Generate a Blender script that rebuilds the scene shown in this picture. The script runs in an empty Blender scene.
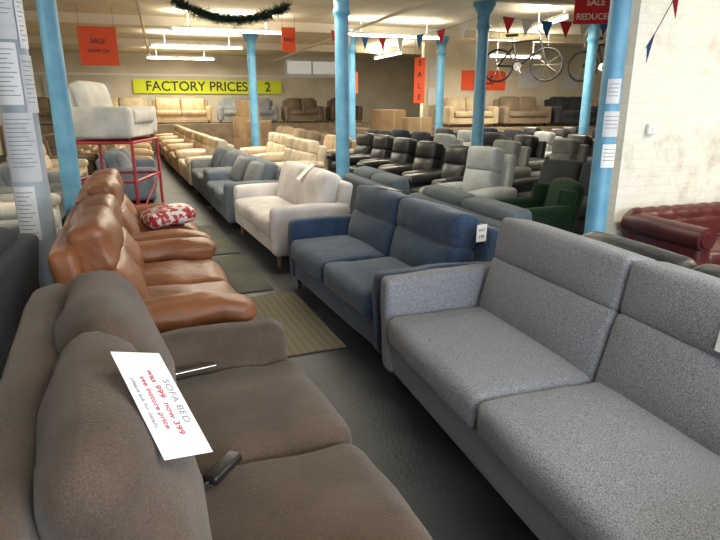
import bpy, math, random
from mathutils import Vector, Matrix, Euler, noise
from mathutils.bvhtree import BVHTree
random.seed(7)
R=math.radians
sc=bpy.context.scene
sc.view_settings.view_transform='Standard'
sc.view_settings.exposure=.08
# ---------------------------------------------------------------- materials
def mat(name,col,col2=None,rough=.8,scale=20,bump=.2,bscale=None,metal=0,emit=0,sheen=0,detail=4,contrast=(.35,.65),spec=.5,big=0):
    m=bpy.data.materials.new(name); m.use_nodes=True
    nt=m.node_tree; N=nt.nodes; Lk=nt.links
    bs=N['Principled BSDF']
    bs.inputs['Base Color'].default_value=(*col,1)
    bs.inputs['Roughness'].default_value=rough
    bs.inputs['Metallic'].default_value=metal
    bs.inputs['Specular IOR Level'].default_value=spec
    if sheen: 
        bs.inputs['Sheen Weight'].default_value=sheen
        bs.inputs['Sheen Roughness'].default_value=.4
    if emit:
        bs.inputs['Emission Color'].default_value=(*col,1); bs.inputs['Emission Strength'].default_value=emit
    tc=N.new('ShaderNodeTexCoord')
    if col2:
        n=N.new('ShaderNodeTexNoise'); n.inputs['Scale'].default_value=scale; n.inputs['Detail'].default_value=detail
        Lk.new(tc.outputs['Object'],n.inputs['Vector'])
        r=N.new('ShaderNodeValToRGB'); r.color_ramp.elements[0].position=contrast[0]; r.color_ramp.elements[1].position=contrast[1]
        r.color_ramp.elements[0].color=(*col,1); r.color_ramp.elements[1].color=(*col2,1)
        Lk.new(n.outputs['Fac'],r.inputs['Fac'])
        out=r.outputs['Color']
        if big:
            n3=N.new('ShaderNodeTexNoise'); n3.inputs['Scale'].default_value=big; n3.inputs['Detail'].default_value=3
            Lk.new(tc.outputs['Object'],n3.inputs['Vector'])
            mr=N.new('ShaderNodeMapRange'); mr.inputs[1].default_value=.3; mr.inputs[2].default_value=.7; mr.inputs[3].default_value=.76; mr.inputs[4].default_value=1.18
            Lk.new(n3.outputs['Fac'],mr.inputs[0])
            mx=N.new('ShaderNodeVectorMath'); mx.operation='SCALE'
            Lk.new(out,mx.inputs[0]); Lk.new(mr.outputs[0],mx.inputs['Scale']); out=mx.outputs[0]
        Lk.new(out,bs.inputs['Base Color'])
    if bump:
        n2=N.new('ShaderNodeTexNoise'); n2.inputs['Scale'].default_value=bscale or scale*2; n2.inputs['Detail'].default_value=5
        Lk.new(tc.outputs['Object'],n2.inputs['Vector'])
        bp=N.new('ShaderNodeBump'); bp.inputs['Strength'].default_value=bump; bp.inputs['Distance'].default_value=.02
        Lk.new(n2.outputs['Fac'],bp.inputs['Height']); Lk.new(bp.outputs['Normal'],bs.inputs['Normal'])
    return m
def fabric(name,c,f=.75,scale=160,bump=.35,sheen=.15,big=3):
    return mat(name,tuple(x*f for x in c),tuple(min(1,x*(2-f)) for x in c),rough=.95,scale=scale,bump=bump,bscale=scale,sheen=sheen,contrast=(.38,.62),spec=.15,big=big)
def leather(name,c,rough=.42,bump=.35):
    return mat(name,tuple(x*.8 for x in c),tuple(x*1.15 for x in c),rough=rough,scale=5,bump=bump,bscale=14,spec=.5)
M={}
M['brown']=fabric('brown_fabric',(.098,.070,.054),f=.82,scale=220,big=5,sheen=.2)
M['grey']=fabric('heather_grey_fabric',(.245,.258,.3),f=.6,scale=230,bump=.45,big=0)
M['blue']=fabric('blue_chenille',(.036,.066,.125),f=.68,scale=130,bump=.4,sheen=.4,big=9)
M['cream']=fabric('cream_fabric',(.7,.67,.67),f=.95)
M['slate']=fabric('slate_fabric',(.17,.2,.24))
M['midgrey']=fabric('mid_grey_fabric',(.26,.27,.28))
M['lightgrey']=fabric('light_grey_fabric',(.36,.38,.38))
M['teal']=fabric('teal_grey_fabric',(.1,.125,.145))
M['beige']=fabric('beige_fabric',(.45,.36,.24))
M['taupe']=fabric('taupe_fabric',(.22,.17,.12))
M['white']=fabric('offwhite_fabric',(.6,.58,.53),f=.93)
M['navy']=fabric('navy_fabric',(.02,.027,.045))
M['charcoal']=fabric('charcoal_fabric',(.045,.048,.055))
M['green']=fabric('green_fabric',(.012,.034,.016))
M['tan']=leather('tan_leather',(.25,.092,.038),.44,.3)
M['black']=leather('black_leather',(.022,.022,.025),.38)
M['dkbrown']=leather('dark_brown_leather',(.09,.05,.03))
M['oxblood']=leather('oxblood_leather',(.08,.012,.012),.38,.15)
M['creaml']=leather('cream_leather',(.66,.56,.42),.45)
M['tanl']=leather('beige_leather',(.42,.30,.17),.45)
M['legs']=mat('dark_leg',(.02,.018,.016),rough=.5,bump=0)
M['wood']=mat('wood_leg',(.2,.1,.05),(.3,.16,.08),rough=.5,scale=8,bump=.05)
M['chrome']=mat('chrome_metal',(.6,.6,.6),rough=.25,metal=1,bump=0)
M['paper']=mat('white_paper',(.85,.86,.88),rough=.7,bump=0)
M['paper2']=mat('printed_paper',(.66,.68,.72),(.5,.53,.6),rough=.7,scale=9,bump=0,contrast=(.5,.75))
M['pack']=mat('printed_red_plastic',(.75,.75,.74),(.45,.03,.04),rough=.3,scale=22,bump=.3,bscale=18,contrast=(.47,.52))
M['ink']=mat('black_ink',(.03,.03,.05),rough=.7,bump=0)
M['greyink']=mat('grey_ink',(.25,.27,.33),rough=.7,bump=0)
M['redink']=mat('red_ink',(.5,.03,.08),rough=.7,bump=0)
M['plastic']=mat('black_plastic',(.012,.012,.014),rough=.35,bump=0)
M['bluepaint']=mat('blue_gloss_paint',(.08,.27,.46),(.14,.37,.56),rough=.45,scale=4,bump=.1)
M['palepaint']=mat('pale_blue_paint',(.3,.35,.42),(.44,.5,.57),rough=.5,scale=5,bump=.1)
M['redpaint']=mat('red_paint',(.4,.03,.04),rough=.4,bump=0)
M['orange']=mat('orange_poster',(.85,.1,.03),rough=.7,bump=0)
M['yellow']=mat('yellow_banner',(.75,.85,.03),rough=.7,bump=0)
M['tube']=mat('fluorescent_tube',(1,.97,.88),emit=14,bump=0)
M['fixture']=mat('white_fixture',(.8,.8,.76),rough=.5,bump=0)
M['tinsel']=mat('green_tinsel',(.01,.035,.02),(.02,.06,.035),rough=.4,scale=40,bump=0)
M['flagred']=mat('flag_red',(.6,.02,.04),rough=.8,bump=0)
M['flagblue']=mat('flag_blue',(.02,.13,.4),rough=.8,bump=0)
M['flagwhite']=mat('flag_white',(.75,.75,.75),rough=.8,bump=0)
M['wall']=mat('cream_wall_paint',(.62,.56,.43),(.74,.68,.54),rough=.85,scale=1.2,bump=.25,bscale=25)
M['ceil']=mat('ceiling_paint',(.72,.65,.5),(.82,.75,.58),rough=.9,scale=1.5,bump=.3,bscale=12)
M['beam']=mat('beam_paint',(.76,.69,.54),rough=.8,bump=.1,bscale=10)
M['pane']=mat('daylight_pane',(.85,.93,1),emit=3.5,bump=0)
M['glowpane']=mat('reflection_glow_pane',(.8,.78,.7),emit=.35,rough=.4,bump=0)  # weak emission imitates a bright ceiling-light reflection
M['shelf']=mat('platform_board',(.2,.15,.1),(.3,.22,.14),rough=.8,scale=4,bump=.1)
M['card']=mat('cardboard',(.30,.2,.11),(.37,.25,.14),rough=.9,scale=3,bump=.05)
M['greenrug']=fabric('green_carpet',(.11,.115,.085),scale=90)
M['floor']=mat('worn_lino',(.02,.023,.03),(.045,.049,.058),rough=.5,scale=2.5,bump=.25,bscale=60,detail=8)
def brick_mat():
    m=bpy.data.materials.new('painted_brick'); m.use_nodes=True; nt=m.node_tree;N=nt.nodes;Lk=nt.links;bs=N['Principled BSDF']
    tc=N.new('ShaderNodeTexCoord'); sx=N.new('ShaderNodeSeparateXYZ'); cx=N.new('ShaderNodeCombineXYZ')
    ad=N.new('ShaderNodeMath'); ad.operation='ADD'
    Lk.new(tc.outputs['Object'],sx.inputs[0]); Lk.new(sx.outputs['X'],ad.inputs[0]); Lk.new(sx.outputs['Y'],ad.inputs[1])
    Lk.new(ad.outputs[0],cx.inputs['X']); Lk.new(sx.outputs['Z'],cx.inputs['Y'])
    b=N.new('ShaderNodeTexBrick'); b.inputs['Scale'].default_value=1
    b.inputs['Brick Width'].default_value=.23; b.inputs['Row Height'].default_value=.078; b.inputs['Mortar Size'].default_value=.005; b.inputs['Mortar Smooth'].default_value=1
    b.inputs['Color1'].default_value=(.8,.77,.7,1); b.inputs['Color2'].default_value=(.76,.73,.66,1); b.inputs['Mortar'].default_value=(.7,.68,.61,1)
    Lk.new(cx.outputs[0],b.inputs['Vector']); 
    n=N.new('ShaderNodeTexNoise'); n.inputs['Scale'].default_value=2.6; n.inputs['Detail'].default_value=10; n.inputs['Roughness'].default_value=.65; Lk.new(tc.outputs['Object'],n.inputs['Vector'])
    r=N.new('ShaderNodeValToRGB'); r.color_ramp.elements[0].position=.28; r.color_ramp.elements[0].color=(.68,.64,.58,1); r.color_ramp.elements[1].position=.46; r.color_ramp.elements[1].color=(1,1,1,1)
    Lk.new(n.outputs['Fac'],r.inputs['Fac'])
    mx=N.new('ShaderNodeVectorMath'); mx.operation='MULTIPLY'; Lk.new(b.outputs['Color'],mx.inputs[0]); Lk.new(r.outputs['Color'],mx.inputs[1])
    Lk.new(mx.outputs[0],bs.inputs['Base Color']); bs.inputs['Roughness'].default_value=.8
    n2=N.new('ShaderNodeTexNoise'); n2.inputs['Scale'].default_value=30; Lk.new(tc.outputs['Object'],n2.inputs['Vector'])
    a=N.new('ShaderNodeMath'); a.operation='MULTIPLY_ADD'; a.inputs[1].default_value=-.5; Lk.new(b.outputs['Fac'],a.inputs[0]); Lk.new(n2.outputs['Fac'],a.inputs[2])
    bp=N.new('ShaderNodeBump'); bp.inputs['Strength'].default_value=.45; bp.inputs['Distance'].default_value=.006; Lk.new(a.outputs[0],bp.inputs['Height']); Lk.new(bp.outputs['Normal'],bs.inputs['Normal'])
    return m
def stripe_mat():
    m=bpy.data.materials.new('striped_rug'); m.use_nodes=True; nt=m.node_tree;N=nt.nodes;Lk=nt.links;bs=N['Principled BSDF']
    tc=N.new('ShaderNodeTexCoord'); w=N.new('ShaderNodeTexWave'); w.wave_type='BANDS'; w.bands_direction='X'; w.inputs['Scale'].default_value=6; w.inputs['Distortion'].default_value=1.5
    w.inputs['Detail'].default_value=3
    Lk.new(tc.outputs['Object'],w.inputs['Vector'])
    r=N.new('ShaderNodeValToRGB'); e=r.color_ramp.elements; e[0].position=.1; e[0].color=(.17,.145,.1,1); e[1].position=.9; e[1].color=(.21,.185,.13,1)
    Lk.new(w.outputs['Fac'],r.inputs['Fac']); Lk.new(r.outputs['Color'],bs.inputs['Base Color']); bs.inputs['Roughness'].default_value=.95
    return m
M['brick']=brick_mat(); M['stripe']=stripe_mat()
# ---------------------------------------------------------------- builder
class B:
    def __init__(s): s.v=[];s.f=[];s.m=[];s.sm=[]
    def add(s,vs,fs,mi,smooth):
        o=len(s.v); s.v+=[tuple(v) for v in vs]; s.f+=[tuple(i+o for i in f) for f in fs]; s.m+=[mi]*len(fs); s.sm+=[smooth]*len(fs)
    def rbox(s,c,size,r=.04,puff=(0,0,0),rot=(0,0,0),mi=0,m=3,wr=0,fn=None,piv=None):
        h=[max(x/2,.001) for x in size]; r=min(r,*[x*.98 for x in h])
        ax=[]
        for k in range(3):
            i=h[k]-r; a=[-i+2*i*j/m for j in range(m+1)]
            ax.append([-h[k],-i-.414*r]+a+[i+.414*r,h[k]])
        n=m+5; idx={}; vs=[]
        def g(i,j,k):
            key=(i,j,k)
            if key not in idx:
                p=Vector((ax[0][i],ax[1][j],ax[2][k])); q=Vector([max(-(h[t]-r),min(h[t]-r,p[t])) for t in range(3)])
                d=p-q; o=q+d.normalized()*r if d.length>0 else p
                u=[o[t]/h[t] for t in range(3)]
                e=[o[t]+puff[t]*u[t]*(1-u[(t+1)%3]**2)*(1-u[(t+2)%3]**2) for t in range(3)]
                o=Vector(e)
                if fn: o=Vector(fn(o,u))
                idx[key]=len(vs); vs.append(o)
            return idx[key]
        fs=[]
        for a in range(n-1):
            for b_ in range(n-1):
                fs.append((g(a,b_,0),g(a,b_+1,0),g(a+1,b_+1,0),g(a+1,b_,0)))
                fs.append((g(a,b_,n-1),g(a+1,b_,n-1),g(a+1,b_+1,n-1),g(a,b_+1,n-1)))
                fs.append((g(a,0,b_),g(a+1,0,b_),g(a+1,0,b_+1),g(a,0,b_+1)))
                fs.append((g(a,n-1,b_),g(a,n-1,b_+1),g(a+1,n-1,b_+1),g(a+1,n-1,b_)))
                fs.append((g(0,a,b_),g(0,a,b_+1),g(0,a+1,b_+1),g(0,a+1,b_)))
                fs.append((g(n-1,a,b_),g(n-1,a+1,b_),g(n-1,a+1,b_+1),g(n-1,a,b_+1)))
        E=Euler(rot).to_matrix(); c=Vector(c)
        out=[]
        for p in vs:
            q=E@p+c
            if wr: q=q+noise.noise_vector(q*5+Vector((c.y*9,0,0)))*wr+noise.noise_vector(q*13)*wr*.45
            out.append(q)
        s.add(out,fs,mi,True)
    def lean(s,base,size,ang,**k):
        a=R(ang); hz=size[2]/2
        s.rbox((base[0]-math.sin(a)*hz,base[1],base[2]+math.cos(a)*hz),size,rot=(0,-a,0),**k)
    def box(s,lo,hi,mi=0):
        x0,y0,z0=lo;x1,y1,z1=hi
        s.add([(x0,y0,z0),(x1,y0,z0),(x1,y1,z0),(x0,y1,z0),(x0,y0,z1),(x1,y0,z1),(x1,y1,z1),(x0,y1,z1)],
          [(0,3,2,1),(4,5,6,7),(0,1,5,4),(1,2,6,5),(2,3,7,6),(3,0,4,7)],mi,False)
    def cyl(s,p0,p1,r0,r1=None,n=12,mi=0,caps=True):
        if r1 is None:r1=r0
        p0=Vector(p0);p1=Vector(p1); d=(p1-p0).normalized(); a=d.orthogonal().normalized(); b=d.cross(a)
        vs=[];fs=[]
        for p,r in((p0,r0),(p1,r1)):
            for i in range(n):
                t=2*math.pi*i/n; vs.append(p+(a*math.cos(t)+b*math.sin(t))*r)
        for i in range(n): fs.append((i,(i+1)%n,n+(i+1)%n,n+i))
        s.add(vs,fs,mi,True)
        if caps: s.add(vs[:n],[tuple(range(n))[::-1]],mi,False); s.add(vs[n:],[tuple(range(n))],mi,False)
    def lathe(s,prof,c=(0,0),n=24,mi=0):
        vs=[];fs=[]
        for r,z in prof:
            for i in range(n):
                t=2*math.pi*i/n; vs.append((c[0]+r*math.cos(t),c[1]+r*math.sin(t),z))
        for k in range(len(prof)-1):
            for i in range(n): fs.append((k*n+i,k*n+(i+1)%n,(k+1)*n+(i+1)%n,(k+1)*n+i))
        s.add(vs,fs,mi,True)
    def arc(s,c,r,a0,a1,z0,z1,mi=0,n=8):
        vs=[];fs=[]
        for i in range(n+1):
            t=R(a0+(a1-a0)*i/n)
            for z in(z0,z1): vs.append((c[0]+r*math.cos(t),c[1]+r*math.sin(t),z))
        for i in range(n): fs.append((2*i,2*i+2,2*i+3,2*i+1))
        s.add(vs,fs,mi,True)
    def tube(s,pts,r,n=8,mi=0,closed=False):
        k=len(pts)
        for i in range(k if closed else k-1): s.cyl(pts[i],pts[(i+1)%k],r,n=n,mi=mi)
    def ball(s,c,r,mi=0): s.rbox(c,(2*r,2*r,2*r),r=r*.97,m=1,mi=mi)
    def build(s,name,mats,loc=(0,0,0),rot=0,parent=None):
        me=bpy.data.meshes.new(name); me.from_pydata(s.v,[],s.f)
        for x in mats: me.materials.append(M[x] if isinstance(x,str) else x)
        me.polygons.foreach_set('material_index',s.m); me.polygons.foreach_set('use_smooth',s.sm); me.update()
        o=bpy.data.objects.new(name,me); sc.collection.objects.link(o); o.location=loc
        o.rotation_euler=(0,0,R(rot)) if not isinstance(rot,tuple) else rot
        if parent:o.parent=parent
        return o
def text(parent,s,size,loc,m,rot=(R(90),0,0),ext=.002,sx=1):
    c=bpy.data.curves.new('lettering','FONT'); c.body=s; c.size=size; c.align_x='CENTER'; c.align_y='CENTER'; c.extrude=ext
    c.materials.append(M[m]); c.offset=size*.012
    o=bpy.data.objects.new('lettering',c); sc.collection.objects.link(o); o.parent=parent; o.location=loc; o.rotation_euler=rot; o.scale=(sx,1,1)
    return o
# ---------------------------------------------------------------- seating
cache={}
def sofa(name,x,y,rot,L,D,H,n,m,z=0,sh=.45,ah=.6,aw=.18,tier=0,lean=13,res=2,wr=0,armpad=False,flare=0,leg='legs',pillows=0,th=.2,ar=.05,puff=.02,base_z=.09,headfwd=0,armslope=0,gap=.006,pm=None,bo=.27,tr=.045,sr=.045,br=.07,mid=False,backw=0):
    key=(L,D,H,n,m,sh,ah,aw,tier,lean,res,wr,armpad,flare,leg,pillows,th,ar,puff,base_z,headfwd,armslope,bo)
    if key in cache and name:
        o=bpy.data.objects.new(name,cache[key]); sc.collection.objects.link(o); o.location=(x,y,z); o.rotation_euler=(0,0,R(rot)); return o
    b=B(); xb=-D/2; xf=D/2
    b.rbox(((xb+xf)/2+.01,0,(base_z+sh-.14)/2),(D-.1,L-2*aw+.05,sh-.14-base_z),r=.025,m=res,wr=wr*.4)
    for s_ in(-1,1):
        def fn(o,u,s_=s_):
            zz=(u[2]+1)/2
            o.y+=s_*flare*zz
            o.z+=armslope*(-u[0])*zz*.5
            return o
        hgt=ah-base_z-(.06 if armpad else 0)
        b.rbox((.015,s_*(L/2-aw/2),base_z+hgt/2),(D-.07,aw,hgt),r=min(ar,aw*.48),puff=(.01,.012,.012),m=res,fn=fn,wr=wr)
        if armpad: b.rbox((.03,s_*(L/2-aw/2),ah-.06),(D-.06,aw+.05,.13),r=.05,puff=(.02,.01,.025),m=max(res,3),wr=wr*1.3)
    w=(L-2*aw)/n; x0=xb+.2; x1=xf+.005
    for i in range(n):
        yy=-L/2+aw+w*(i+.5)
        b.rbox(((x0+x1)/2,yy,sh-.075),(x1-x0,w-gap,.17),r=sr,puff=(puff*.8,0,puff),m=max(res,3),wr=wr)
    b.lean((xb+.16,0,base_z),(.13,L-2*aw*.4,H-.07-base_z),9,r=.04,m=res,wr=wr*.5)
    hb=H-sh+.06
    for i in range(n):
        yy=-L/2+aw+w*(i+.5); base=(xb+bo,yy,sh-.05)
        if tier:
            b.lean(base,(th,w-gap,hb*(1-tier)+.01),lean,r=tr,puff=(puff*1.6,0,0),m=max(res,3),wr=wr)
            a=R(lean); q=hb*(1-tier); 
            b.lean((base[0]-math.sin(a)*q+headfwd,yy,base[2]+math.cos(a)*q),(th*.95,w-gap,hb*tier),lean-4,r=tr,puff=(puff,0,puff*.4),m=max(res,3),wr=wr)
        else:
            b.lean(base,(th,w-gap,hb),lean,r=br,puff=(puff*2.2,0,puff*.6),m=max(res,3),wr=wr)
    for i in range(pillows):
        yy=(-1 if i%2 else 1)*(L/2-aw-.22)*(1 if i<2 else .35)
        b.lean((xb+.47,yy,sh+.0),(.13,.42,.4),24,r=.06,puff=(.05,0,0),m=3,mi=2)
    for sx in(xb+.1,xf-.09):
        for sy in(-L/2+.09,L/2-.09): b.cyl((sx,sy,0),(sx,sy,base_z+.02),.018,.026,mi=1)
    o=b.build(name,[m,leg,pm or m],(x,y,z),rot)
    cache[key]=o.data
    return o
def recliner(name,x,y,rot,m,z=0,L=.85,H=1.0,**k):
    return sofa(name,x,y,rot,L,.88,H,1,m,z=z,aw=.2,armpad=True,tier=.42,th=.22,puff=.035,ah=.6,**k)

brown=sofa('brown_fabric_sofa_bed',.05,1.6,5,1.72,.96,.98,2,'brown',sh=.46,ah=.62,aw=.17,ar=.07,lean=12,res=8,wr=.018,th=.18,puff=.034,base_z=.07,bo=.31,br=.088,sr=.06)
grey=sofa('light_grey_fabric_sofa',1.52,1.72,180,2.12,.95,.96,2,'grey',sh=.46,ah=.655,aw=.12,tier=.42,lean=14,res=6,wr=.006,flare=.05,th=.2,puff=.022,base_z=.12,ar=.03,armslope=.03,bo=.32,tr=.03,sr=.045)
blue=sofa('blue_fabric_sofa',1.46,3.9,185,1.88,.9,.88,2,'blue',sh=.44,ah=.6,aw=.13,tier=.45,lean=13,res=7,wr=.012,th=.2,puff=.032,base_z=.1,ar=.04,bo=.29,tr=.04)
cream=sofa('cream_fabric_sofa',1.26,6.3,185,1.85,.88,.88,2,'cream',sh=.45,ah=.6,aw=.15,lean=13,res=4,wr=.006,puff=.03,base_z=.12,leg='wood')
sofa('slate_fabric_sofa',1.03,8.2,184,1.7,.86,.82,2,'slate',aw=.17,pillows=2,pm='midgrey')
sofa('grey_fabric_sofa',.9,10.1,184,1.75,.86,.82,2,'midgrey',aw=.17,pillows=2,pm='slate')
sofa('beige_leather_sofa',.75,12.1,184,1.8,.9,.9,2,'creaml',armpad=True,tier=.4)
for xx,yy in ((.6,14.1),(.45,16.1),(.35,18.1),(.25,20.1)): sofa('beige_leather_sofa',xx,yy,184,1.8,.9,.9,2,'tanl',armpad=True,tier=.4)
for xx,yy in ((-.13,3.6),(-.22,5.28)):
    sofa('tan_leather_sofa',xx,yy,3,1.6,.88,.98,2,'tan',sh=.46,ah=.58,aw=.18,armpad=True,tier=.42,lean=15,res=8,wr=.022,th=.2,puff=.04,base_z=.06,bo=.27,gap=.014)
# left back-to-back row
sofa('navy_fabric_sofa',-1.25,3.3,180,1.6,.88,.85,2,'navy')
sofa('dark_brown_leather_sofa',-1.15,1.3,180,1.8,.88,.84,2,'dkbrown')
recliner('light_grey_recliner_chair',-1.6,5.6,20,'lightgrey')
recliner('white_recliner_chair',-1.6,6.7,0,'white')
sofa('grey_fabric_sofa',-1.75,8.6,0,1.75,.86,.82,2,'midgrey',aw=.17,pillows=2,pm='slate')
sofa('beige_leather_sofa',-1.8,10.7,0,1.8,.9,.9,2,'creaml',armpad=True,tier=.4)
recliner('brown_recliner_chair',-1.75,12.6,0,'taupe')
sofa('slate_fabric_sofa',-.6,10.5,0,1.7,.86,.82,2,'slate',aw=.17,pillows=2,pm='midgrey')
for xx,yy in ((-.7,12.6),(-.8,14.7),(-.8,16.8),(-2.2,15.2),(-2.2,17.4)): sofa('beige_leather_sofa',xx,yy,0,1.8,.9,.9,2,'tanl',armpad=True,tier=.4)
# row behind the right-hand sofas
sofa('black_leather_sofa',2.6,2.0,0,1.9,.85,.82,2,'black',armpad=True)
sofa('teal_fabric_sofa',2.47,3.95,0,1.8,.83,.86,2,'teal',tier=.4,armpad=True)
sofa('teal_fabric_sofa',2.36,5.75,0,1.6,.8,.86,2,'teal',tier=.4,armpad=True)
for yy in (10.6,12.6): sofa('cream_leather_sofa',2.15,yy,184,1.9,.9,.95,3,'creaml',armpad=True,tier=.4)
recliner('light_grey_recliner_chair',3.42,6.05,205,'lightgrey',L=.82,H=1.06)
for yy in (7.15,8.15,9.15,10.15,11.15): recliner('black_recliner_chair',3.65,yy,195,'black')
sofa('charcoal_fabric_sofa',4.75,5.9,200,1.5,.88,.86,2,'charcoal')
cols=['charcoal','dkbrown','midgrey','black','taupe','slate','beige','lightgrey','navy','charcoal','dkbrown','black']
random.seed(11)
colpos=[(2.58,8.5),(5.3,9.2),(8.4,10.2),(2.2,14.8),(6.9,14.0),(4.55,14.2)]
for ix,X in enumerate((4.95,6.15,7.35,8.6,9.8,11.0,12.2,13.4)):
    yy=8.0 if X<5 else 5.9
    while yy<13.4:
        c=random.choice(cols)
        if all(abs(X-cx)>.66 or abs(yy-cy)>.66 for cx,cy in colpos): recliner('recliner_chair',X,yy,195+random.uniform(-6,6),c)
        yy+=1.12
for X,ys in ((3.6,(13.0,15.8,17.6,19.2)),(5.6,(15.6,17.4,19.2))):
    for yy in ys:
        sofa('fabric_sofa',X,yy,190,1.5,.88,.86,2,random.choice(['taupe','dkbrown','beige','charcoal']))
def boxes(x,y,sizes,rot):
    b=B(); z=0
    for i,(a,c_,h) in enumerate(sizes):
        b.rbox((.02*(-1)**i,0,z+h/2),(a,c_,h),r=.008,m=1); b.box((-.03,-c_/2-.002,z+.001),(.03,-c_/2+.001,z+h-.001),1); z+=h+.001
    return b.build('cardboard_box_stack',['card','beige'],(x,y,0),rot)
boxes(2.6,19,[(.8,.7,.6),(.75,.65,.6),(.6,.6,.5)],10); boxes(2.7,17.2,[(.8,.7,.6),(.7,.6,.5)],-8); boxes(6.9,17.6,[(.9,.8,.7),(.85,.75,.7)],5); boxes(7.0,15.6,[(.8,.7,.6),(.7,.6,.6)],-5)

def wing(name,x,y,rot,m):
    b=B()
    b.rbox((0,0,.25),(.62,.58,.2),r=.04); b.rbox((.04,0,.39),(.58,.48,.14),r=.05,puff=(.02,0,.03),m=4)
    for s in(-1,1):
        b.rbox((.02,s*.29,.34),(.58,.11,.46),r=.05,m=3)
        b.cyl((-.26,s*.3,.56),(.3,s*.3,.53),.06,n=16)
        b.lean((-.2,s*.27,.54),(.2,.08,.22),8,r=.035,m=3)
    b.lean((-.26,0,.28),(.14,.56,.52),12,r=.065,puff=(.04,0,.05),m=6)
    for sx in(-.25,.27):
        for sy in(-.25,.25): b.cyl((sx,sy,0),(sx,sy,.2),.018,.028,mi=1)
    return b.build(name,[m,'wood'],(x,y,0),rot)
wing('green_armchair',3.5,4.9,170,'green')
def chesterfield(name,x,y,rot,m,L=1.9,D=.84,H=.68):
    b=B()
    b.rbox((0,0,.24),(D-.06,L-.1,.26),r=.03,m=3)
    for i in range(3): b.rbox((.08,-.5+.5*i,.4),(D-.3,.49,.13),r=.045,puff=(.02,0,.02),m=3)
    def tuft(o,u):
        o.x+=.018*math.cos(o.y*22)*math.cos(o.z*22)*(u[0]>0); return o
    b.lean((-D/2+.17,0,.3),(.18,L-.2,H-.36),8,r=.06,m=14,fn=tuft)
    def roll(o,u):
        k=1-.14*abs(math.cos(o.y*math.pi/.15))**6
        o.x*=k; o.z*=k; return o
    b.rbox((-D/2+.1,0,H-.07),(.2,L-.06,.2),r=.098,m=30,fn=roll)
    for s in(-1,1):
        b.rbox((0,s*(L/2-.14),.35),(D-.1,.16,.46),r=.05,m=4)
        b.cyl((-D/2+.05,s*(L/2-.1),H-.1),(D/2-.02,s*(L/2-.1),H-.1),.09,n=20)
        b.cyl((D/2-.03,s*(L/2-.1),H-.1),(D/2-.005,s*(L/2-.1),H-.1),.07,.06,n=16)
    k=int(L/.14)
    for i in range(k):
        for j in range(3): b.ball((-D/2+.255-.03*j,-L/2+.2+i*.13+(.065 if j%2 else 0),.45+j*.07),.012,mi=1)
    for sx in(-.35,.35):
        for sy in(-L/2+.15,L/2-.15): b.cyl((sx,sy,0),(sx,sy,.12),.03,.035,mi=1)
    return b.build(name,[m,'legs'],(x,y,0),rot)
chesterfield('oxblood_chesterfield_sofa',4.62,3.5,-90,'oxblood',L=1.9)

# ---------------------------------------------------------------- room
X0,X1,Y0,Y1,ZC=-5,16,-2.5,24,3.4
def block(name,lo,hi,m):
    b=B(); b.box(lo,hi); return b.build(name,[m])
block('floor',(X0,Y0,-.1),(X1,Y1,0),'floor')
block('ceiling',(X0,Y0,ZC),(X1,Y1,ZC+.1),'ceil')
block('wall_left',(X0-.2,Y0,0),(X0,Y1,ZC),'wall')
block('wall_right',(X1,Y0,0),(X1+.2,Y1,ZC),'wall')
block('wall_back',(X0-.2,Y1,0),(X1+.2,Y1+.2,ZC),'wall')
block('wall_front',(X0-.2,Y0-.2,0),(X1+.2,Y0,ZC),'wall')
block('wall_brick_pier',(3.72,4.0,0),(7.2,4.35,ZC-.001),'brick')
block('wall_partition',(7.8,17,0),(X1,17.2,ZC-.001),'wall')
for i,yy in enumerate((1.2,5.0,9.0,14.2,19)):
    block('trim_beam_%d'%i,(X0,yy-.1,ZC-.2),(X1,yy+.1,ZC-.001),'beam')
for i,xx in enumerate((-.2,4.2)):
    b=B(); b.cyl((xx,Y0+.01,ZC-.26),(xx,Y1-.01,ZC-.26),.03); b.build('trim_pipe_%d'%i,['beam'])
block('trim_rail',(X0,Y1-.06,2.6),(7.8,Y1-.001,2.68),'fixture')
block('display_platform',(X0+.01,21.6,.001),(7.75,Y1-.07,.9),'shelf')
block('display_platform',(7.85,15.2,.001),(X1-.01,16.98,.9),'shelf')
for X,m,L in ((-3.6,'taupe',2),( -1.4,'beige',2),(.7,'tanl',2.1),(3.1,'midgrey',2.2),(5.2,'taupe',1.5),(6.9,'dkbrown',1.3)):
    sofa('display_sofa',X,22.5,-90,L,.88,.9,2,m,z=.9)
for X,m,L in ((8.9,'beige',1.7),(10.8,'taupe',1.7),(12.7,'charcoal',1.7),(14.6,'beige',1.7)):
    sofa('display_sofa',X,16.1,-90,L,.88,.9,2,m,z=.9)
b=B(); b.box((4.9,Y1-.03,2.72),(7.1,Y1-.001,3.3),0)  # added glowing panel with bars, standing in for a ceiling-light reflection
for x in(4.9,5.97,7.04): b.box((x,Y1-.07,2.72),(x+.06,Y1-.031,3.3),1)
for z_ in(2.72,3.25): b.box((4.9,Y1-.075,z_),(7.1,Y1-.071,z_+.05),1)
b.build('glow_panel',['glowpane','fixture'])
b=B(); b.box((-.5,Y0+.001,.9),(5.5,Y0+.03,2.7),0)
for x in(-.5,1.5,3.5,5.44): b.box((x,Y0+.031,.9),(x+.06,Y0+.07,2.7),1)
b.build('window_2',['pane','fixture'])
def column(x,y,r=.105,m='bluepaint',name='blue_iron_column'):
    b=B(); t=ZC-.2
    b.lathe([(r*1.5,0),(r*1.5,.12),(r*1.2,.2),(r,.26),(r*.93,t-.5),(r*.93,t-.42),(r*1.15,t-.4),(r*1.15,t-.35),(r,t-.32),(r*1.1,t-.2),(r*1.6,t-.08),(r*1.9,t-.05),(r*1.9,t-.001)])
    return b.build(name,[m],(x,y,0))
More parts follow.
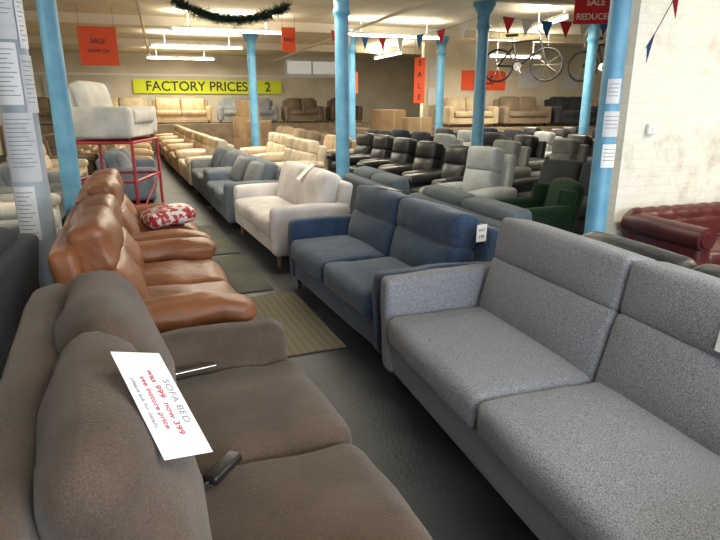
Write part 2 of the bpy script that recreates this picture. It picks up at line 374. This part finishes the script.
for x,y in colpos: column(x,y)
column(3.48,3.95,.085)
column(-.9,4.48,.115,'palepaint',name='pale_blue_iron_column')
column(-1.05,7.3,.105)
b=B()
for a0,a1,z0,z1,mi in((-130,-50,1.95,2.45,1),(-45,-5,1.9,2.3,0),(-140,-60,1.55,1.93,0),(-55,0,1.5,1.86,1),(-135,-40,1.05,1.5,1),(-140,-70,.65,1.02,0),(-120,-30,2.5,3.0,0)):
    b.arc((0,0),.12,a0,a1,z0,z1,mi)
    for k in range(12):
        if z1-.05-k*.028>z0+.03: b.arc((0,0),.1212,a0+7,a1-7-(k*7%5)*5,z1-.043-k*.028,z1-.038-k*.028,2)
b.build('column_notices',['paper','paper2','greyink'],(-.9,4.48,0)) 
b=B()
for a0,a1,z0,z1,mi in((-150,-60,1.3,1.5,0),(-150,-80,1.56,1.75,0),(-140,-50,1.05,1.24,1)):
    b.arc((0,0),.09,a0,a1,z0,z1,mi)
    for k in range(4): b.arc((0,0),.0912,a0+8,a1-12,z1-.043-k*.03,z1-.037-k*.03,2)
b.build('column_notices',['paper2','paper','greyink'],(3.48,3.95,0))
b=B(); b.rbox((0,0,0),(.09,.04,.09),r=.008,m=1); b.box((-.012,-.028,-.015),(.012,-.019,.015)); b.build('light_switch',['fixture'],(3.98,3.979,1.35))
b=B(); b.rbox((0,0,.007),(.62,1.25,.012),r=.005,m=2); b.build('striped_rug',['stripe'],(.68,3.95,0),4)
b=B(); b.rbox((0,0,.006),(.5,1.3,.01),r=.004,m=2); b.build('green_carpet_mat',['greenrug'],(.5,5.35,0),4)
b=B(); b.rbox((0,0,.006),(.45,1.6,.01),r=.004,m=2); b.build('green_carpet_mat',['greenrug'],(.4,6.9,0),4)

# ---------------------------------------------------------------- lights
def fixture(x,y,z,L,rot,power):
    b=B(); b.box((-L/2,-.05,.03),(L/2,.05,.08),0); b.cyl((-L/2+.03,0,0),(L/2-.03,0,0),.026,mi=1,n=10)
    for s in(-1,1):
        b.box((s*L/2-.03,-.03,-.03),(s*L/2+.03,.03,.03),0); b.cyl((s*L*.35,0,.08),(s*L*.35,0,ZC-z-.001),.006,mi=0,n=6)
    o=b.build('fluorescent_light',['fixture','tube'],(x,y,z),rot)
    for up in (0,1):
        la=bpy.data.lights.new('fluorescent_glow','AREA'); la.shape='RECTANGLE'; la.size=L-.1; la.size_y=.12; la.energy=power*(.36 if up else 1); la.color=(1,.91,.73)
        lo=bpy.data.objects.new('fluorescent_glow',la); sc.collection.objects.link(lo); lo.parent=o; lo.location=(0,0,.085 if up else -.04)
        if up: lo.rotation_euler=(R(180),0,0)
for x,y,L,rot,p in ((1.5,13.2,2.3,0,105),(1.1,17,2.4,0,115),(.8,21.3,2.2,0,150),(7.0,18,2.4,90,130),(7.2,10,1.8,75,110),(9.2,14.2,1.6,0,120),
        (1.6,8.6,2.3,0,72),(2.2,6.2,2.3,0,38),(1.6,.4,2.3,0,30),(-3,6,2.3,0,55),(12.5,9.5,2.3,90,120),(5.4,1.8,2.3,0,90),(5.2,13,2.3,0,105)):
    fixture(x,y,3.05 if x!=9.2 else 2.8,L,rot,p)
la=bpy.data.lights.new('daylight','AREA'); la.shape='RECTANGLE'; la.size=5.8; la.size_y=1.7; la.energy=175; la.color=(.78,.87,1)
lo=bpy.data.objects.new('window_daylight',la); sc.collection.objects.link(lo); lo.location=(2.5,Y0+.08,1.8); lo.rotation_euler=(R(90),0,0)
w=bpy.data.worlds.new('world'); sc.world=w; w.use_nodes=True; w.node_tree.nodes['Background'].inputs[0].default_value=(.6,.7,.8,1); w.node_tree.nodes['Background'].inputs[1].default_value=.3

# ---------------------------------------------------------------- signs
def sign(name,x,y,z,W,H,m,rot=0,lines=(),tm='ink',hang=True,sx=1):
    b=B(); b.box((-W/2,-.004,-H/2),(W/2,.004,H/2),0)
    if hang:
        for s in(-1,1): b.cyl((s*W*.45,0,H/2),(s*W*.45,0,ZC-z-.001),.003,n=5,mi=1)
    o=b.build(name,[m,'ink'],(x,y,z),rot)
    n=len(lines)
    for i,(t,sz) in enumerate(lines):
        if t: text(o,t,sz,(0,-.007,H/2-(i+.5)*H/n),tm,sx=sx)
    return o
sign('yellow_price_banner',1.9,23.9,2.22,5.6,.5,'yellow',0,[('FACTORY PRICES !!  2',.49)],hang=False)
sign('orange_sale_poster',-1.05,13.0,2.66,.7,.72,'orange',0,[('',.1),('SALE',.13),('NOW ON',.09),('',.1)])
sign('orange_sale_poster',2.75,13.0,2.9,.3,.5,'orange',0,[('SALE',.1)])
sign('orange_sale_poster',6.85,15.2,2.2,.32,1.2,'orange',0,[('S',.2),('A',.2),('L',.2),('E',.2)])
sign('orange_sale_poster',9.9,16.97,2.3,1.6,.6,'orange',0,[('SALE',.35)],hang=False)
sign('orange_sale_poster',6.3,20,2.3,.7,.7,'orange',0,[('SALE',.2)])
sign('red_sale_sign',5.75,7.0,2.8,.56,.36,'flagred',-25,[('SALE',.12),('REDUCED',.11)],tm='flagwhite')
for X,z_,W,H in ((8.15,1.8,.4,.55),(8.2,2.6,.5,.6),(11.6,2.4,.9,.6),(13.2,2.3,.7,.5)): sign('framed_notice',X,16.96,z_,W,H,'paper2',0,hang=False)
for X,z_,W,H in ((-3.5,2.2,.8,.6),(-2.0,2.1,.6,.5),(7.5,2.2,.4,.6)): sign('framed_notice',X,23.93,z_,W,H,'paper2',0,hang=False)

def bunting(p0,p1,n,sag,size,cols_=('flagred','flagwhite','flagblue')):
    b=B(); p0=Vector(p0);p1=Vector(p1); pts=[]
    N=n*2
    for i in range(N+1):
        t=i/N; p=p0.lerp(p1,t); p.z-=sag*4*t*(1-t); pts.append(p)
    b.tube(pts,.003,n=4,mi=3)
    for i in range(n):
        a=pts[2*i];c_=pts[2*i+1]; d=(c_-a).normalized()*size; mid=(a+c_)/2
        q=[mid-d/2,mid+d/2,mid+Vector((random.uniform(-.03,.03),random.uniform(-.03,.03),-size*1.3))]
        b.add(q,[(0,1,2)],i%3,False)
    return b.build('bunting_flags',[*cols_,'ink'])
bunting((3.6,12.7,3.1),(5.1,8.9,2.95),8,.25,.2)
bunting((5.5,8.9,2.95),(8.3,7.6,3.2),10,.2,.2)
bunting((3.68,3.85,1.98),(3.5,3.3,2.6),2,.05,.14,('flagblue','flagred','flagwhite'))
b=B(); random.seed(3)
for i in range(2600):
    t=random.random(); p=Vector((.35+1.9*t,10.6,ZC-.2-.26*4*t*(1-t)))
    d=Vector((random.uniform(-1,1),random.uniform(-1,1),random.uniform(-1,1))).normalized()*random.uniform(.1,.19)
    s_=d.orthogonal().normalized()*.01
    b.add([p-s_,p+s_,p+d],[(0,1,2)],0,False)
for s in(0,1): b.cyl((.35+1.9*s,10.6,ZC-.22),(.35+1.9*s,10.6,ZC-.001),.005,n=5)
b.build('tinsel_garland',['tinsel'])
def bicycle(x,y,z,rot,m):
    b=B()
    for cx in(-.52,.52):
        pts=[(cx+.33*math.cos(a*math.pi/14),0,.33+.33*math.sin(a*math.pi/14)) for a in range(28)]
        b.tube(pts,.024,n=6,mi=1,closed=True)
        for a in range(10): b.cyl((cx,0,.33),(cx+.32*math.cos(a*math.pi/5),0,.33+.32*math.sin(a*math.pi/5)),.003,n=4,mi=2)
    bb=(-.08,0,.3); st=(-.22,0,.8); hd=(.36,0,.82); hd2=(.4,0,.68)
    for p,q in((bb,st),(st,hd),(bb,hd2),(hd,(.52,0,.33)),(bb,(-.52,0,.33)),((-.19,0,.72),(-.52,0,.33))): b.cyl(p,q,.024,n=8)
    b.cyl(st,(-.25,0,.92),.013,mi=2); b.rbox((-.25,0,.94),(.26,.13,.05),r=.02,m=2,mi=1)
    b.cyl(hd,(.34,0,.95),.014,mi=2); b.tube([(.34,-.28,.98),(.37,-.1,.95),(.37,.1,.95),(.34,.28,.98)],.013,mi=1)
    b.cyl((-.08,-.06,.3),(-.08,.06,.3),.09,n=16,mi=2); b.cyl((-.08,-.08,.3),(0,-.08,.16),.01,mi=2); b.cyl((-.08,.08,.3),(-.16,.08,.44),.01,mi=2)
    for s in(-.52,.52): b.cyl((s,0,.66),(s,0,ZC-z-.001),.006,n=5,mi=2)
    return b.build('hanging_bicycle',[m,'plastic','chrome'],(x,y,z),rot)
bicycle(7.5,11.3,2.05,-45,'plastic'); bicycle(10.0,11.6,2.1,-45,'legs')
b=B(); W,D_,Hh=1.1,.8,1.12
for sx in(-D_/2,D_/2):
    for sy in(-W/2,W/2): b.cyl((sx,sy,0),(sx,sy,Hh),.02)
for z_ in(.15,.62,Hh-.02):
    for s in(-1,1):
        b.cyl((-D_/2,s*W/2,z_),(D_/2,s*W/2,z_),.018); b.cyl((s*D_/2,-W/2,z_),(s*D_/2,W/2,z_),.018)
for i in range(5): b.cyl((-D_/2,-W/2+W*i/4,Hh-.02),(D_/2,-W/2+W*i/4,Hh-.02),.016)
b.cyl((D_/2,-W/2,.15),(D_/2,W/2,.62),.012)
b.build('red_metal_rack',['redpaint'],(-.62,8.35,0),-15)
sofa('white_fabric_loveseat',-.62,8.35,-15,1.2,.88,.7,1,'white',z=1.125,sh=.36,ah=.4,base_z=.03)

# ---------------------------------------------------------------- tags and labels
bpy.context.view_layer.update()
def card(name,target,c,ux,nrm,W,H,m,lines=(),off=.004,fit=True):
    """flat card resting on the surface of a sofa"""
    mw=target.matrix_world; me=target.data
    t=BVHTree.FromPolygons([mw@v.co for v in me.vertices],[tuple(p.vertices) for p in me.polygons])
    c=Vector(c)
    nrm=Vector(nrm).normalized(); ux=Vector(ux)
    for it in range(3):
        u=(ux-nrm*ux.dot(nrm)).normalized(); v=nrm.cross(u); hits=[]
        for i in range(7):
            for j in range(7):
                h=t.ray_cast(c+u*W*(i/6-.5)+v*H*(j/6-.5)+nrm*.3,-nrm,.6)
                if h[0]: hits.append(h)
        if not hits: break
        if it<2 and fit: nrm=sum([h[1] if h[1].dot(nrm)>0 else -h[1] for h in hits],Vector()).normalized()
    u=(ux-nrm*ux.dot(nrm)).normalized(); v=nrm.cross(u)
    d=max([(h[0]-c).dot(nrm) for h in hits]) if hits else 0
    b=B(); b.box((-W/2,-H/2,0),(W/2,H/2,.0015))
    o=b.build(name,[m]); o.matrix_world=Matrix.Translation(c+nrm*(d+off))@Matrix((u,v,nrm)).transposed().to_4x4()
    for s_,sz,dy,im in lines: text(o,s_,sz,(0,dy,.002),im,rot=(0,0,0),ext=.0004)
    return o
card('price_label',brown,(-.14,1.18,.85),(.6,-.85,-.22),(.62,-.25,.74),.27,.13,'paper',[('SOFA BED',.026,.04,'greyink'),('was 999  now 399',.023,.009,'redink'),('see instore price',.02,-.018,'redink'),('please ask for details',.015,-.045,'greyink')],fit=False)
card('price_label',blue,(1.7,4.35,.86),(.8,.6,0),(0,0,1),.26,.13,'paper',[('399',.06,0,'greyink')])
card('price_label',cream,(1.48,6.1,.8),(0,-1,0),(-.8,0,.6),.16,.24,'paper')
card('price_label',grey,(1.66,1.2,.84),(0,-1,0),(-.9,0,.3),.11,.12,'paper',[('349',.04,0,'ink')])
card('price_label',blue,(1.84,2.98,.78),(1,0,0),(0,-1,0),.08,.11,'paper',[('SALE',.026,.02,'greyink'),('199',.03,-.025,'ink')])
b=B(); b.rbox((0,0,.014),(.14,.05,.028),r=.01,m=2); b.tube([(-.07,0,.012),(-.1,.02,.008),(-.13,.01,.008),(-.16,.03,.01)],.004)
b.build('sofa_remote_handset',['plastic'],(.08,1.5,.513),(0,0,R(50)))
b=B(); b.rbox((0,0,.006),(.17,.03,.01),r=.004,m=2); b.tube([(-.08,0,.006),(-.13,.01,.006)],.005)
b.build('metal_release_handle',['chrome'],(.04,2.22,.512),(0,0,R(12)))
b=B(); b.rbox((0,0,.07),(.42,.4,.12),r=.05,puff=(.02,.02,.03),m=6,wr=.02); b.build('wrapped_cushion_pack',['pack'],(-.02,5.5,.5),(0,R(-6),R(15)))
cam=bpy.data.cameras.new('camera'); cam.lens=28.5; cam.sensor_width=36; cam.clip_start=.02
co=bpy.data.objects.new('camera',cam); sc.collection.objects.link(co); co.location=(0,0,1.55); co.rotation_euler=(R(90-16.15),0,R(-18.6)); sc.camera=co
